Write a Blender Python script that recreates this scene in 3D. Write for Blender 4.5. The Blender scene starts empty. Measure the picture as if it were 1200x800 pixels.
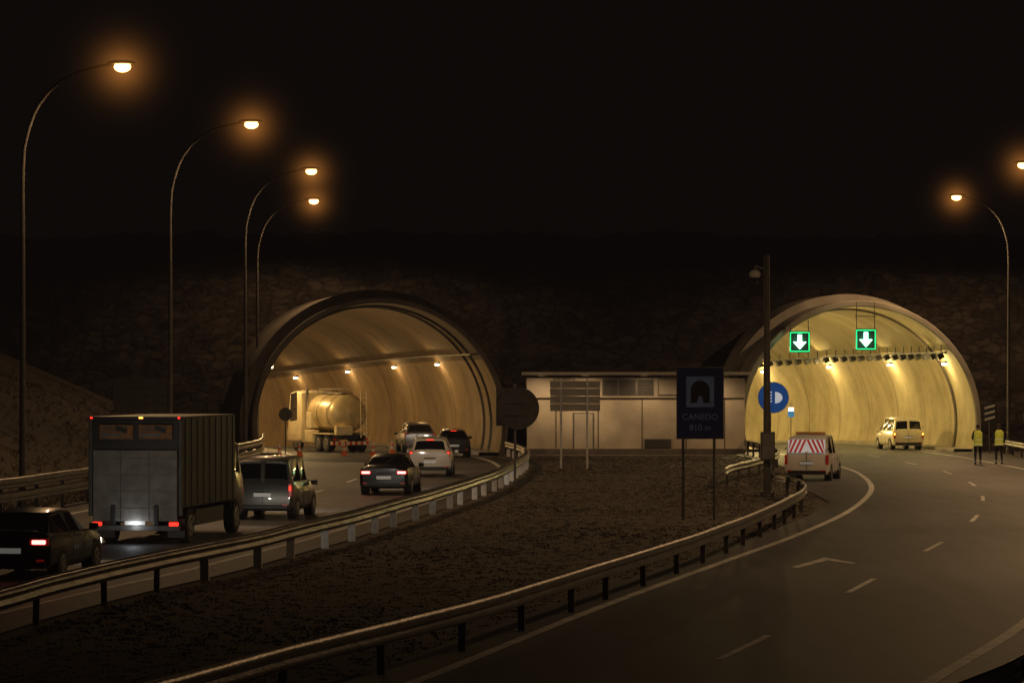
import bpy, bmesh, math, random
from mathutils import Vector, noise, Matrix
random.seed(7)
R=math.radians
scene=bpy.context.scene
scene.view_settings.view_transform='Standard'
scene.view_settings.look='None'
scene.view_settings.exposure=0
COL=scene.collection

# ------------------------------------------------------------------ materials
def nn(nt,t,**k):
    n=nt.nodes.new(t)
    for a,b in k.items(): setattr(n,a,b)
    return n
def mat(name,c,rough=.7,metal=0.,var=.25,scale=3.,bump=0.,bscale=None,c2=None,detail=6.,coat=0.,spec=.5,glow=0.):
    m=bpy.data.materials.new(name); m.use_nodes=True
    nt=m.node_tree; b=nt.nodes['Principled BSDF']
    tc=nn(nt,'ShaderNodeTexCoord'); nz=nn(nt,'ShaderNodeTexNoise')
    nz.inputs['Scale'].default_value=scale; nz.inputs['Detail'].default_value=detail
    nt.links.new(tc.outputs['Object'],nz.inputs['Vector'])
    cr=nn(nt,'ShaderNodeValToRGB')
    if c2 is None: c2=tuple(x*(1-var) for x in c)
    cr.color_ramp.elements[0].position=.35; cr.color_ramp.elements[1].position=.65
    cr.color_ramp.elements[0].color=(*c2,1); cr.color_ramp.elements[1].color=(*c,1)
    nt.links.new(nz.outputs['Fac'],cr.inputs['Fac'])
    nt.links.new(cr.outputs['Color'],b.inputs['Base Color'])
    b.inputs['Roughness'].default_value=rough; b.inputs['Metallic'].default_value=metal
    b.inputs['Coat Weight'].default_value=coat; b.inputs['Specular IOR Level'].default_value=spec
    if glow>0:
        nt.links.new(cr.outputs['Color'],b.inputs['Emission Color']); b.inputs['Emission Strength'].default_value=glow
    if bump>0:
        n2=nn(nt,'ShaderNodeTexNoise'); n2.inputs['Scale'].default_value=bscale or scale*6; n2.inputs['Detail'].default_value=8
        nt.links.new(tc.outputs['Object'],n2.inputs['Vector'])
        bp=nn(nt,'ShaderNodeBump'); bp.inputs['Strength'].default_value=bump; bp.inputs['Distance'].default_value=.05
        nt.links.new(n2.outputs['Fac'],bp.inputs['Height']); nt.links.new(bp.outputs['Normal'],b.inputs['Normal'])
    return m
def emat(name,c,s,base=None):
    m=bpy.data.materials.new(name); m.use_nodes=True
    b=m.node_tree.nodes['Principled BSDF']
    b.inputs['Base Color'].default_value=(*(base or c),1)
    b.inputs['Emission Color'].default_value=(*c,1); b.inputs['Emission Strength'].default_value=s
    b.inputs['Roughness'].default_value=.3
    return m

M={}
M['galv']=mat('galvanised_steel',(.30,.28,.26),.34,.9,.45,2.,.2,9)
M['galv_post']=mat('galvanised_post',(.13,.12,.11),.6,.5,.4,4.)
M['whitepost']=mat('white_post',(.82,.82,.8),.5,0,.25,6.)
M['pole']=mat('pole_steel',(.11,.1,.09),.55,.4,.3,3.)
M['black']=mat('black_plastic',(.02,.02,.02),.5,0,.3,4.)
M['tyre']=mat('tyre',(.025,.025,.025),.85,0,.3,8.)
M['rim']=mat('alloy_rim',(.4,.4,.4),.35,.8,.2,8.)
M['glass']=mat('dark_glass',(.012,.012,.014),.06,0,.1,2.,spec=.9)
M['plate']=emat('number_plate',(1,.95,.85),.08,(.5,.5,.46))  # plate glows by itself in place of plate-lamp light
M['tail']=emat('tail_light',(1,.03,.015),1.8,(.5,.01,.01))
M['brake']=emat('brake_light',(1,.09,.08),11.,(.5,.01,.01))
M['tail_dim']=emat('tail_light_dim',(1,.04,.02),.05,(.3,.01,.01))
M['amber']=emat('amber_light',(1,.4,.05),5.,(.8,.3,.05))
M['skin']=mat('skin',(.5,.3,.22),.6,0,.15,10)
M['hair']=mat('hair',(.03,.02,.015),.8,0,.3,40)
M['dark_cloth']=mat('dark_cloth',(.03,.03,.045),.9,0,.4,12,.3,60)
M['shoe']=mat('shoe',(.02,.02,.02),.6,0,.3,10)
M['white_paint']=mat('white_sheet',(.75,.75,.72),.5,0,.15,5)
M['white_retro_glow']=mat('white_reflective_glow',(.8,.8,.76),.5,0,.15,5,glow=.3)  # white sheeting with self-glow standing in for returned headlight beams
M['red_retro_glow']=mat('red_reflective_glow',(.6,.03,.02),.5,0,.2,5,glow=.25)  # red sheeting, glow put into the colour for returned beams
M['red_paint']=mat('red_sheet',(.6,.03,.02),.5,0,.2,5)
M['blue']=mat('blue_sheet',(.008,.014,.042),.4,0,.15,3,glow=.05)  # faint glow added to the sheet for light thrown back
M['blue2']=mat('blue_sign_sheet',(.02,.13,.5),.4,0,.15,3,glow=.22)  # sheet made to glow, in place of reflected headlights
M['alu']=mat('aluminium_back',(.2,.19,.18),.5,.5,.3,2.5)
M['orange']=mat('cone_orange',(.8,.17,.03),.6,0,.15,5)
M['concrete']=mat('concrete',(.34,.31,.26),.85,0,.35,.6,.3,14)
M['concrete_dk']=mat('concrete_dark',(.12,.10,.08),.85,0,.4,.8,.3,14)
M['marking']=mat('road_marking_paint',(.74,.73,.69),.6,0,.5,1.7,detail=12)

def lining(name,low,up,split,streak=.5):
    m=bpy.data.materials.new(name); m.use_nodes=True
    nt=m.node_tree; b=nt.nodes['Principled BSDF']; L=nt.links.new
    uv=nn(nt,'ShaderNodeUVMap'); uv.uv_map='UVMap'
    sp=nn(nt,'ShaderNodeSeparateXYZ'); L(uv.outputs[0],sp.inputs[0])
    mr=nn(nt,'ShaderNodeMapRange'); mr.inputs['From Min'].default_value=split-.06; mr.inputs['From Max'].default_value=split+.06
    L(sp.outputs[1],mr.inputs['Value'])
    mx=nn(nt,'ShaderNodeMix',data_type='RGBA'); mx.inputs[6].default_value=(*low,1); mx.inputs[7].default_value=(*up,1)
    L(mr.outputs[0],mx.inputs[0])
    mp=nn(nt,'ShaderNodeMapping'); mp.inputs['Scale'].default_value=(.55,.35,1); L(uv.outputs[0],mp.inputs['Vector'])
    nz=nn(nt,'ShaderNodeTexNoise'); nz.inputs['Scale'].default_value=1.1; nz.inputs['Detail'].default_value=12; nz.inputs['Roughness'].default_value=.7
    L(mp.outputs[0],nz.inputs['Vector'])
    cr=nn(nt,'ShaderNodeValToRGB'); cr.color_ramp.elements[0].position=.3; cr.color_ramp.elements[1].position=.68
    v=1-streak; cr.color_ramp.elements[0].color=(v,v*.95,v*.88,1); cr.color_ramp.elements[1].color=(1,1,1,1)
    L(nz.outputs['Fac'],cr.inputs['Fac'])
    m2=nn(nt,'ShaderNodeMix',data_type='RGBA',blend_type='MULTIPLY'); m2.inputs[0].default_value=1
    L(mx.outputs[2],m2.inputs[6]); L(cr.outputs[0],m2.inputs[7])
    mo=nn(nt,'ShaderNodeMath',operation='PINGPONG'); mo.inputs[1].default_value=3.; L(sp.outputs[0],mo.inputs[0])
    lt=nn(nt,'ShaderNodeMath',operation='LESS_THAN'); lt.inputs[1].default_value=.05; L(mo.outputs[0],lt.inputs[0])
    m3=nn(nt,'ShaderNodeMix',data_type='RGBA',blend_type='MULTIPLY'); m3.inputs[7].default_value=(.5,.47,.43,1)
    L(lt.outputs[0],m3.inputs[0]); L(m2.outputs[2],m3.inputs[6])
    L(m3.outputs[2],b.inputs['Base Color']); b.inputs['Roughness'].default_value=.8; b.inputs['Specular IOR Level'].default_value=.25
    n2=nn(nt,'ShaderNodeTexNoise'); n2.inputs['Scale'].default_value=5; n2.inputs['Detail'].default_value=8; L(uv.outputs[0],n2.inputs[0])
    bp=nn(nt,'ShaderNodeBump'); bp.inputs['Strength'].default_value=.25; bp.inputs['Distance'].default_value=.04
    L(n2.outputs['Fac'],bp.inputs['Height']); L(bp.outputs[0],b.inputs['Normal'])
    return m
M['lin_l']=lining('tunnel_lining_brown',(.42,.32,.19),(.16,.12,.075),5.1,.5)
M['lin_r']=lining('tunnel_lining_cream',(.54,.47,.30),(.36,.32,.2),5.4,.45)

def asphalt():
    m=bpy.data.materials.new('asphalt'); m.use_nodes=True
    nt=m.node_tree; b=nt.nodes['Principled BSDF']; L=nt.links.new
    tc=nn(nt,'ShaderNodeTexCoord')
    n1=nn(nt,'ShaderNodeTexNoise'); n1.inputs['Scale'].default_value=.12; n1.inputs['Detail'].default_value=5
    mp=nn(nt,'ShaderNodeMapping'); mp.inputs['Rotation'].default_value=(0,0,R(12)); mp.inputs['Scale'].default_value=(1.6,.18,1)
    L(tc.outputs['Object'],mp.inputs[0]); 
    n3=nn(nt,'ShaderNodeTexNoise'); n3.inputs['Scale'].default_value=.9; n3.inputs['Detail'].default_value=6; L(mp.outputs[0],n3.inputs[0])
    n2=nn(nt,'ShaderNodeTexNoise'); n2.inputs['Scale'].default_value=25; n2.inputs['Detail'].default_value=8
    L(tc.outputs['Object'],n1.inputs[0]); L(tc.outputs['Object'],n2.inputs[0])
    a=nn(nt,'ShaderNodeMath',operation='ADD'); L(n1.outputs[0],a.inputs[0]); L(n3.outputs[0],a.inputs[1])
    a2=nn(nt,'ShaderNodeMath',operation='MULTIPLY_ADD'); a2.inputs[1].default_value=.35; L(n2.outputs[0],a2.inputs[0]); L(a.outputs[0],a2.inputs[2])
    cr=nn(nt,'ShaderNodeValToRGB')
    mr=nn(nt,'ShaderNodeMapRange'); mr.inputs[1].default_value=.8; mr.inputs[2].default_value=1.55; L(a2.outputs[0],mr.inputs[0])
    cr.color_ramp.elements[0].position=0.1; cr.color_ramp.elements[1].position=.9
    cr.color_ramp.elements[0].color=(.028,.028,.030,1); cr.color_ramp.elements[1].color=(.078,.079,.081,1)
    L(mr.outputs[0],cr.inputs[0]); L(cr.outputs[0],b.inputs['Base Color'])
    b.inputs['Roughness'].default_value=.62
    bp=nn(nt,'ShaderNodeBump'); bp.inputs['Strength'].default_value=.35; bp.inputs['Distance'].default_value=.02
    L(n2.outputs[0],bp.inputs['Height']); L(bp.outputs[0],b.inputs['Normal'])
    return m
M['asphalt']=asphalt()
M['soil']=mat('dry_soil',(.07,.053,.036),.95,0,.5,.3,.2,6,c2=(.046,.037,.027),detail=12)
M['grass']=mat('dry_grass_blades',(.08,.062,.04),.9,0,.5,.3,c2=(.05,.041,.026))

def rockmat():
    m=bpy.data.materials.new('rock_masonry'); m.use_nodes=True
    nt=m.node_tree; b=nt.nodes['Principled BSDF']; L=nt.links.new
    tc=nn(nt,'ShaderNodeTexCoord')
    wn=nn(nt,'ShaderNodeTexNoise'); wn.inputs['Scale'].default_value=1.2; wn.inputs['Detail'].default_value=4; L(tc.outputs['Object'],wn.inputs[0])
    wadd=nn(nt,'ShaderNodeVectorMath',operation='MULTIPLY_ADD'); wadd.inputs[1].default_value=(.8,.8,.8); L(wn.outputs['Color'],wadd.inputs[0]); L(tc.outputs['Object'],wadd.inputs[2])
    mp=nn(nt,'ShaderNodeMapping'); mp.inputs['Scale'].default_value=(1.1,.5,2.6)
    L(wadd.outputs[0],mp.inputs[0])
    vo=nn(nt,'ShaderNodeTexVoronoi',feature='DISTANCE_TO_EDGE'); vo.inputs['Scale'].default_value=1.
    vc=nn(nt,'ShaderNodeTexVoronoi'); vc.inputs['Scale'].default_value=1.
    nz=nn(nt,'ShaderNodeTexNoise'); nz.inputs['Scale'].default_value=3.5; nz.inputs['Detail'].default_value=10
    L(mp.outputs[0],vo.inputs[0]); L(mp.outputs[0],vc.inputs[0]); L(tc.outputs['Object'],nz.inputs[0])
    cr=nn(nt,'ShaderNodeValToRGB'); cr.color_ramp.elements[0].position=.0; cr.color_ramp.elements[1].position=.16
    cr.color_ramp.elements[0].color=(.55,.55,.55,1); cr.color_ramp.elements[1].color=(1,1,1,1); L(vo.outputs[0],cr.inputs[0])
    c2=nn(nt,'ShaderNodeValToRGB'); c2.color_ramp.elements[0].color=(.018,.015,.013,1); c2.color_ramp.elements[1].color=(.055,.045,.038,1)
    c2.color_ramp.elements[0].position=.3; c2.color_ramp.elements[1].position=.85
    s=nn(nt,'ShaderNodeSeparateColor'); L(vc.outputs['Color'],s.inputs[0])
    ad=nn(nt,'ShaderNodeMath',operation='MULTIPLY_ADD'); ad.inputs[1].default_value=.4; L(s.outputs[0],ad.inputs[0])
    ml=nn(nt,'ShaderNodeMath',operation='MULTIPLY'); ml.inputs[1].default_value=.65; L(nz.outputs[0],ml.inputs[0]); L(ml.outputs[0],ad.inputs[2])
    L(ad.outputs[0],c2.inputs[0])
    mx=nn(nt,'ShaderNodeMix',data_type='RGBA',blend_type='MULTIPLY'); mx.inputs[0].default_value=1
    L(c2.outputs[0],mx.inputs[6]); L(cr.outputs[0],mx.inputs[7])
    L(mx.outputs[2],b.inputs['Base Color'])
    b.inputs['Roughness'].default_value=.95; b.inputs['Specular IOR Level'].default_value=.1
    bp=nn(nt,'ShaderNodeBump'); bp.inputs['Strength'].default_value=.6; bp.inputs['Distance'].default_value=.12
    ad2=nn(nt,'ShaderNodeMath',operation='ADD'); L(cr.outputs[0],ad2.inputs[0]); L(nz.outputs[0],ad2.inputs[1])
    L(ad2.outputs[0],bp.inputs['Height']); L(bp.outputs[0],b.inputs['Normal'])
    return m
M['rock']=rockmat()

# ------------------------------------------------------------------ helpers
def link(o,parent=None):
    COL.objects.link(o)
    if parent: o.parent=parent
    return o
def empty(name,loc=(0,0,0),phi=0):
    e=bpy.data.objects.new(name,None); e.location=loc; e.rotation_euler=(0,0,-phi); e.empty_display_size=.2
    COL.objects.link(e); return e
def mesh(name,vs,fs,mats,parent=None,smooth=False,mi=None,angle=35,bevel=0,uvs=None):
    me=bpy.data.meshes.new(name); me.from_pydata([tuple(v) for v in vs],[],fs)
    if not isinstance(mats,(list,tuple)): mats=[mats]
    for m in mats: me.materials.append(m)
    if mi:
        for p,i in zip(me.polygons,mi): p.material_index=i
    if uvs:
        ul=me.uv_layers.new(name='UVMap')
        for p in me.polygons:
            for li in p.loop_indices: ul.data[li].uv=uvs[me.loops[li].vertex_index]
    if smooth:
        me.polygons.foreach_set('use_smooth',[True]*len(me.polygons))
        me.set_sharp_from_angle(angle=R(angle))
    o=bpy.data.objects.new(name,me); link(o,parent)
    if bevel>0:
        b=o.modifiers.new('bevel','BEVEL'); b.width=bevel; b.segments=2; b.limit_method='ANGLE'; b.angle_limit=R(35)
    return o
def box(name,c,s,m,parent=None,bevel=.01,rot=None):
    x,y,z=[a/2 for a in s]
    vs=[(-x,-y,-z),(x,-y,-z),(x,y,-z),(-x,y,-z),(-x,-y,z),(x,-y,z),(x,y,z),(-x,y,z)]
    fs=[(0,3,2,1),(4,5,6,7),(0,1,5,4),(1,2,6,5),(2,3,7,6),(3,0,4,7)]
    o=mesh(name,vs,fs,m,parent,bevel=min(bevel,min(s)*.3))
    o.location=c
    if rot: o.rotation_euler=rot
    return o
def cyl(name,p1,p2,r,m,parent=None,seg=16,r2=None,bevel=0):
    p1=Vector(p1);p2=Vector(p2); d=p2-p1; L=d.length; r2=r if r2 is None else r2
    vs=[];fs=[]
    for k in range(seg):
        a=2*math.pi*k/seg; vs.append((r*math.cos(a),r*math.sin(a),0))
    for k in range(seg):
        a=2*math.pi*k/seg; vs.append((r2*math.cos(a),r2*math.sin(a),L))
    for k in range(seg): fs.append((k,(k+1)%seg,seg+(k+1)%seg,seg+k))
    fs.append(tuple(range(seg))[::-1]); fs.append(tuple(range(seg,2*seg)))
    o=mesh(name,vs,fs,m,parent,smooth=True,bevel=bevel)
    o.location=p1; o.rotation_mode='QUATERNION'; o.rotation_quaternion=Vector((0,0,1)).rotation_difference(d.normalized())
    return o
def ellipsoid(name,c,s,m,parent=None,seg=20,fn=None):
    bm=bmesh.new(); bmesh.ops.create_uvsphere(bm,u_segments=seg,v_segments=seg//2+2,radius=1)
    for v in bm.verts:
        v.co=Vector((v.co.x*s[0],v.co.y*s[1],v.co.z*s[2]))
        if fn: v.co=fn(v.co)
    me=bpy.data.meshes.new(name); bm.to_mesh(me); bm.free(); me.materials.append(m)
    me.polygons.foreach_set('use_smooth',[True]*len(me.polygons))
    o=bpy.data.objects.new(name,me); link(o,parent); o.location=c; return o
def catmull(pts,step=1.):
    P=[Vector(p) for p in pts]; P=[2*P[0]-P[1]]+P+[2*P[-1]-P[-2]]; out=[]
    for i in range(1,len(P)-2):
        a,b,c,d=P[i-1:i+3]; n=max(1,int((c-b).length/step))
        for k in range(n):
            t=k/n
            out.append(.5*((2*b)+(c-a)*t+(2*a-5*b+4*c-d)*t*t+(3*b-a-3*c+d)*t**3))
    out.append(P[-2]); return out
def interp(pts,y):
    if y<=pts[0][1]:
        a,b=pts[0],pts[1]
    elif y>=pts[-1][1]: a,b=pts[-2],pts[-1]
    else:
        for a,b in zip(pts,pts[1:]):
            if a[1]<=y<=b[1]: break
    return a[0]+(b[0]-a[0])*(y-a[1])/(b[1]-a[1])
def light(name,kind,loc,power,color,parent=None,radius=.1,angle=150,blend=.6,rot=(0,0,0)):
    l=bpy.data.lights.new(name,kind); l.energy=power; l.color=color; l.shadow_soft_size=radius
    if kind=='SPOT': l.spot_size=R(angle); l.spot_blend=blend
    o=bpy.data.objects.new(name,l); link(o,parent); o.location=loc; o.rotation_euler=rot; return o
def skin(name,V,E,m,parent,roots=(0,),sub=2):
    me=bpy.data.meshes.new(name); me.from_pydata([v[:3] for v in V],E,[]); me.materials.append(m)
    o=bpy.data.objects.new(name,me); link(o,parent)
    o.modifiers.new('skin','SKIN')
    sv=me.skin_vertices[0].data
    for i,v in enumerate(V):
        r=v[3]; rr=v[4] if len(v)>4 else r
        sv[i].radius=(r,rr); sv[i].use_root=(i in roots)
    o.modifiers['skin'].use_smooth_shade=True
    s=o.modifiers.new('sub','SUBSURF'); s.levels=sub; s.render_levels=sub
    return o

# ------------------------------------------------------------------ world + camera
w=bpy.data.worlds.new('World'); scene.world=w; w.use_nodes=True
nt=w.node_tree; bg=nt.nodes['Background']
sky=nn(nt,'ShaderNodeTexSky'); sky.sky_type='NISHITA'; sky.sun_disc=False; sky.sun_elevation=R(2); sky.sun_rotation=R(160)
tint=nn(nt,'ShaderNodeMix',data_type='RGBA',blend_type='MIX'); tint.inputs[0].default_value=.97
tint.inputs[7].default_value=(1.0,.7,.62,1)
nt.links.new(sky.outputs[0],tint.inputs[6]); nt.links.new(tint.outputs[2],bg.inputs[0]); bg.inputs[1].default_value=.0006
cam=bpy.data.cameras.new('camera'); cam.lens=114; cam.sensor_width=36; cam.clip_end=3000; cam.clip_start=.5
co=bpy.data.objects.new('camera',cam); COL.objects.link(co); co.location=(0,0,4.2); co.rotation_euler=(R(90.618),0,0)
scene.camera=co

# ------------------------------------------------------------------ layout polylines (x,y) metres
LR=[(-10.4,36),(-9.1,46),(-8.29,52.5),(-8.0,55.9),(-7.52,59.8),(-6.96,63.6),(-6.35,67),(-5.74,70.6),(-5.24,74.5),(-4.72,78.6),(-4.2,82.3),(-3.77,86.3),(-3.32,90.7),(-2.83,95),(-2.43,99.2),(-1.99,103.6),(-1.13,113),(-.42,122.7),(.25,136.4),(.67,149),(.55,160),(.1,167)]
LL=[(-22,36),(-17.2,80),(-15.1,95.8),(-14.2,106.5),(-13.3,122),(-12.6,140.7),(-12.2,155),(-13.2,171)]
RE=[(-3.4,36),(-1.4,44.4),(1.55,58.9),(4.86,73.9),(7.8,87.2),(10.8,103),(13.5,121.8),(15.0,140),(15.3,152),(14.9,168),(14.2,182)]
RR=[(3.0,34),(5.76,44.7),(8.8,55.6),(13.1,73.9),(16.1,87.2),(19.0,103),(21.5,121.8),(22.9,140),(23.3,152),(23.4,168),(23.0,182)]
MR=[(-5.9,30),(-4.23,36.5),(-2.3,44.2),(-.53,50.7),(1.59,60.4),(3.69,70.1),(6.08,82.6),(8.6,98),(9.45,106),(9.6,112),(9.3,117)]
RG=[(3.2,32),(5.2,36.8),(6.8,41.5),(10.8,55.6),(15.3,73.9),(18.4,87.2),(21.4,103),(24,121.8),(25.4,140),(25.9,155),(26.6,168),(27.0,178)]
smooth=lambda P:[(v[0],v[1]) for v in catmull([(p[0],p[1],0) for p in P],2.)]
LRs,LLs,REs,RRs,RGs=[smooth(P) for P in (LR,LL,RE,RR,RG)]

def sheet(name,fl,fr,y0,y1,z,m,n=8,dy=1.5):
    vs=[];fs=[];ys=[];y=y0
    while y<y1: ys.append(y); y+=dy
    ys.append(y1)
    for y in ys:
        a,b=fl(y),fr(y)
        for k in range(n+1): vs.append((a+(b-a)*k/n,y,z))
    for j in range(len(ys)-1):
        for k in range(n):
            i=j*(n+1)+k; fs.append((i,i+1,i+n+2,i+n+1))
    return mesh(name,vs,fs,m)
def gz(x,y):
    z=-.03
    xb=interp(LLs,min(y,171))-3.0
    if x<xb: z+=min((xb-x)*.42,9)+.25*noise.noise(Vector((x*.3,y*.3,0)))*min(1,(xb-x)/3)
    if x>34: z+=min((x-34)*.3,8)+.2*noise.noise(Vector((x*.3,y*.3,5)))
    return z
xs=[-600,-300,-150,-90,-70]+[-60+i*1.5 for i in range(80)]+[60,75,100,160,300,600]
ys=[-400,-200,-80,-20]+[i*3. for i in range(0,62)]+[187]
vs=[(x,y,gz(x,y)) for y in ys for x in xs]; nx=len(xs)
fs=[(j*nx+i,j*nx+i+1,(j+1)*nx+i+1,(j+1)*nx+i) for j in range(len(ys)-1) for i in range(nx-1)]
mesh('ground',vs,fs,M['soil'],smooth=True,angle=60)

sheet('road',lambda y:interp(LLs,y)-.4 if y<168 else -13.2,lambda y:(interp(LRs,y)-.15) if y<166 else -.9,20,172.6,0,M['asphalt'])
sheet('road',lambda y:interp(REs,y)-(1.0 if y<108 else min(2.6,1.0+(y-108)*.12)),lambda y:min(interp(RGs,y)-.2,26.0 if y>165 else 99),20,181.8,0,M['asphalt'])

def line(name,pts,wd,m,z=.005,parent=None):
    vs=[];fs=[];P=[Vector((p[0],p[1],z if len(p)<3 else p[2])) for p in pts]
    for i,p in enumerate(P):
        d=(P[min(i+1,len(P)-1)]-P[max(i-1,0)]); d.z=0; d.normalize(); n=Vector((d.y,-d.x,0))*wd/2
        vs+= [p-n,p+n]
        if i: fs.append((2*i-2,2*i-1,2*i+1,2*i))
    return mesh(name,vs,fs,m,parent)
rm=empty('road_markings')
clip=lambda P,a,b:[p for p in P if a<=p[1]<=b]
line('edge_line_inner',clip(REs,20,182),.2,M['marking'],parent=rm)
line('edge_line_outer',clip(RRs,20,182),.22,M['marking'],parent=rm)
line('left_edge_line_inner',[(interp(LRs,y)-1.25-max(0,(y-150)*.03),y) for y in range(30,173,2)],.2,M['marking'],parent=rm)
line('left_edge_line_outer',[(interp(LLs,y)+1.2,y) for y in range(30,173,2)],.18,M['marking'],parent=rm)
for yc in [35.5,50.5,65.3,80.2,96.2,112.0,127.,142.,157.,171.]:
    line('lane_dash',[((interp(REs,yc+k)+interp(RRs,yc+k))/2,yc+k) for k in (-2.2,-1.1,0,1.1,2.2)],.13,M['marking'],parent=rm)
for yc in range(40,170,13):
    line('lane_dash',[((interp(LLs,y)+interp(LRs,y))/2,y) for y in (yc-2,yc,yc+2)],.13,M['marking'],parent=rm)
mesh('deflection_arrow',[(6.15,71.5,.006),(6.3,71.3,.006),(7.35,74.6,.006),(7.25,75.3,.006),(7.75,73.0,.006),(7.62,72.9,.006),(7.2,74.3,.006)],[(0,1,2,3),(3,2,6,5,4)],M['marking'],rm)

# ------------------------------------------------------------------ tunnels
RAD=6.5; ZC=1.6; RC=200.
TL=dict(x=-7.0,y=172.,h=.105,c=.28); TR=dict(x=19.45,y=181.,h=.07,c=.34)
def drop(L): return 0 if L<14 else (L-14)**2/2100
def tp(T,L,lat,z):
    a=T['h']+L/RC
    x=T['x']-RC*(math.cos(T['h'])-math.cos(a)); y=T['y']+RC*(math.sin(a)-math.sin(T['h']))
    return Vector((x+lat*math.cos(a),y+lat*math.sin(a),z-drop(L)))
def tube(name,T,lin,length=115):
    e=empty(name); N=44; C=T['c']
    def ring(L,r,zmin=-.05):
        out=[]; aa=-math.asin((ZC+.05)/r)
        for k in range(N+1):
            a=aa+(math.pi-2*aa)*k/N; out.append((L,r*math.cos(a),ZC+r*math.sin(a)))
        return out
    Ls=[0]+[i*1.5 for i in range(1,int(length/1.5))]
    vs=[];uv=[];fs=[]
    for L in Ls:
        for (l,a,z) in ring(L,RAD): vs.append(tp(T,l,a,z)); uv.append((L,z))
    for j in range(len(Ls)-1):
        for k in range(N):
            i=j*(N+1)+k; fs.append((i,i+N+1,i+N+2,i+1))
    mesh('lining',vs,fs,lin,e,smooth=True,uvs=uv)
    vs=[];uv=[];fs=[]
    prof=[(0,RAD),(-.08,RAD+.06),(-.08,RAD+C-.06),(0,RAD+C),(2,RAD+C),(4,RAD+C),(4.1,RAD+.8)]+[(L,RAD+.8) for L in (5,9,14,20)]
    for (l,r) in prof:
        for (L,a,z) in ring(l,r): vs.append(tp(T,L,a,z)); uv.append((l+1.5,z))
    for j in range(len(prof)-1):
        for k in range(N):
            i=j*(N+1)+k; fs.append((i,i+1,i+N+2,i+N+1))
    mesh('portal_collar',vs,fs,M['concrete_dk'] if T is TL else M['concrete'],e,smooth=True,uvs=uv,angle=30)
    vs=[];fs=[]
    for L in [-.6]+Ls[1:]:
        for lat in (-RAD+.2,0,RAD-.2): vs.append(tp(T,L,lat,-.008))
    for j in range(len(Ls)-1):
        for k in range(2): i=j*3+k; fs.append((i,i+1,i+4,i+3))
    mesh('tunnel_road',vs,fs,M['asphalt'],e)
    for s in (-1,1):
        vs=[];fs=[]
        for L in Ls:
            for (lat,z) in ((5.25,-.05),(5.27,.14),(5.3,.16),(6.35,.16)): vs.append(tp(T,L,s*lat,z))
        for j in range(len(Ls)-1):
            for k in range(3): i=j*4+k; fs.append((i,i+1,i+5,i+4))
        mesh('kerb',vs,fs,M['concrete'],e)
    for lat in (-4.6,4.6):
        line('tunnel_edge_line',[tuple(tp(T,L,lat,.0)) for L in Ls],.2,M['marking'],parent=e)
    for L0 in (4.6,7.5) if T is TL else (4.6,):
        vs=[];fs=[];pr=[(L0-.12,RAD+.02),(L0-.12,RAD-.12),(L0+.12,RAD-.12),(L0+.12,RAD+.02)]
        for (l,r) in pr:
            for (L,a,z) in ring(l,r): vs.append(tp(T,L,a,z))
        for j in range(3):
            for k in range(N): i=j*(N+1)+k; fs.append((i,i+1,i+N+2,i+N+1))
        mesh('rib',vs,fs,M['concrete_dk'],e,smooth=True)
    vs=[tp(T,Ls[-1],a,z) for (_,a,z) in ring(0,RAD+.1)]
    mesh('end_light_cap',vs,[tuple(range(len(vs)))],M['concrete_dk'],e)  # unseen cap added to keep sky light out of the tube
    return e
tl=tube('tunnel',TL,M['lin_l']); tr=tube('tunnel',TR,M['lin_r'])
M['fix_l']=emat('tunnel_lamp_glow',(1,.82,.5),14); M['fix_r']=emat('tunnel_lamp_glow_white',(1,.9,.62),22)
def fixtures(T,e,Ls,m,power,col,z=4.9,sides=(1,-1)):
    for L in Ls:
        for s in sides:
            lat=s*math.sqrt(RAD**2-(z-ZC)**2)
            p=tp(T,L,lat-s*.22,z); a=T['h']+L/RC
            box('lamp_housing',p+Vector((0,0,.09)),(.22,.55,.08),M['black'],e,rot=(0,0,a))
            box('lamp_lens',p,(.16,.42,.1),m,e,bevel=0,rot=(0,0,a))
            q=tp(T,L,lat-s*.9,z-.05)
            light('tunnel_light','POINT',q,power*(1. if s<0 else .17),col,e,.12)  # left-wall lamps are unseen, added to light the right wall evenly
fixtures(TL,tl,(18,31,43,55,67,82),M['fix_l'],500,(1,.6,.22))
fixtures(TL,tl,(6,12),M['fix_l'],430,(1,.68,.3),sides=(-1,),z=4.7)  # extra unseen left-wall lamps added to brighten the tanker
fixtures(TR,tr,(3,16,29,42,57),M['fix_r'],1350,(1,.72,.26))
def tray(T,e,z,rungs,thk):
    lat=math.sqrt(RAD**2-(z-ZC)**2)-.18
    vs=[];fs=[];Ls=[i*1.5+.6 for i in range(60)]
    for L in Ls:
        for (o,zz) in ((0,z),(-.28,z),(-.28,z+thk),(0,z+thk)): vs.append(tp(T,L,lat+o,zz))
    for j in range(len(Ls)-1):
        for k in range(4): fs.append((j*4+k,j*4+(k+1)%4,j*4+4+(k+1)%4,j*4+4+k))
    mesh('cable_tray',vs,fs,M['black'],e)
    if rungs:
        L=1.
        while L<70:
            a=T['h']+L/RC
            box('bracket',tp(T,L,lat-.3,z-.16),(.34,.5,.3),M['black'],e,rot=(0,R(-25),a))
            box('bracket_hanger',tp(T,L,lat-.25,z+.2),(.05,.06,.5),M['black'],e,bevel=.005,rot=(0,0,a))
            L+=1.9
tray(TR,tr,5.5,True,.09); tray(TL,tl,5.35,False,.06)

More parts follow.
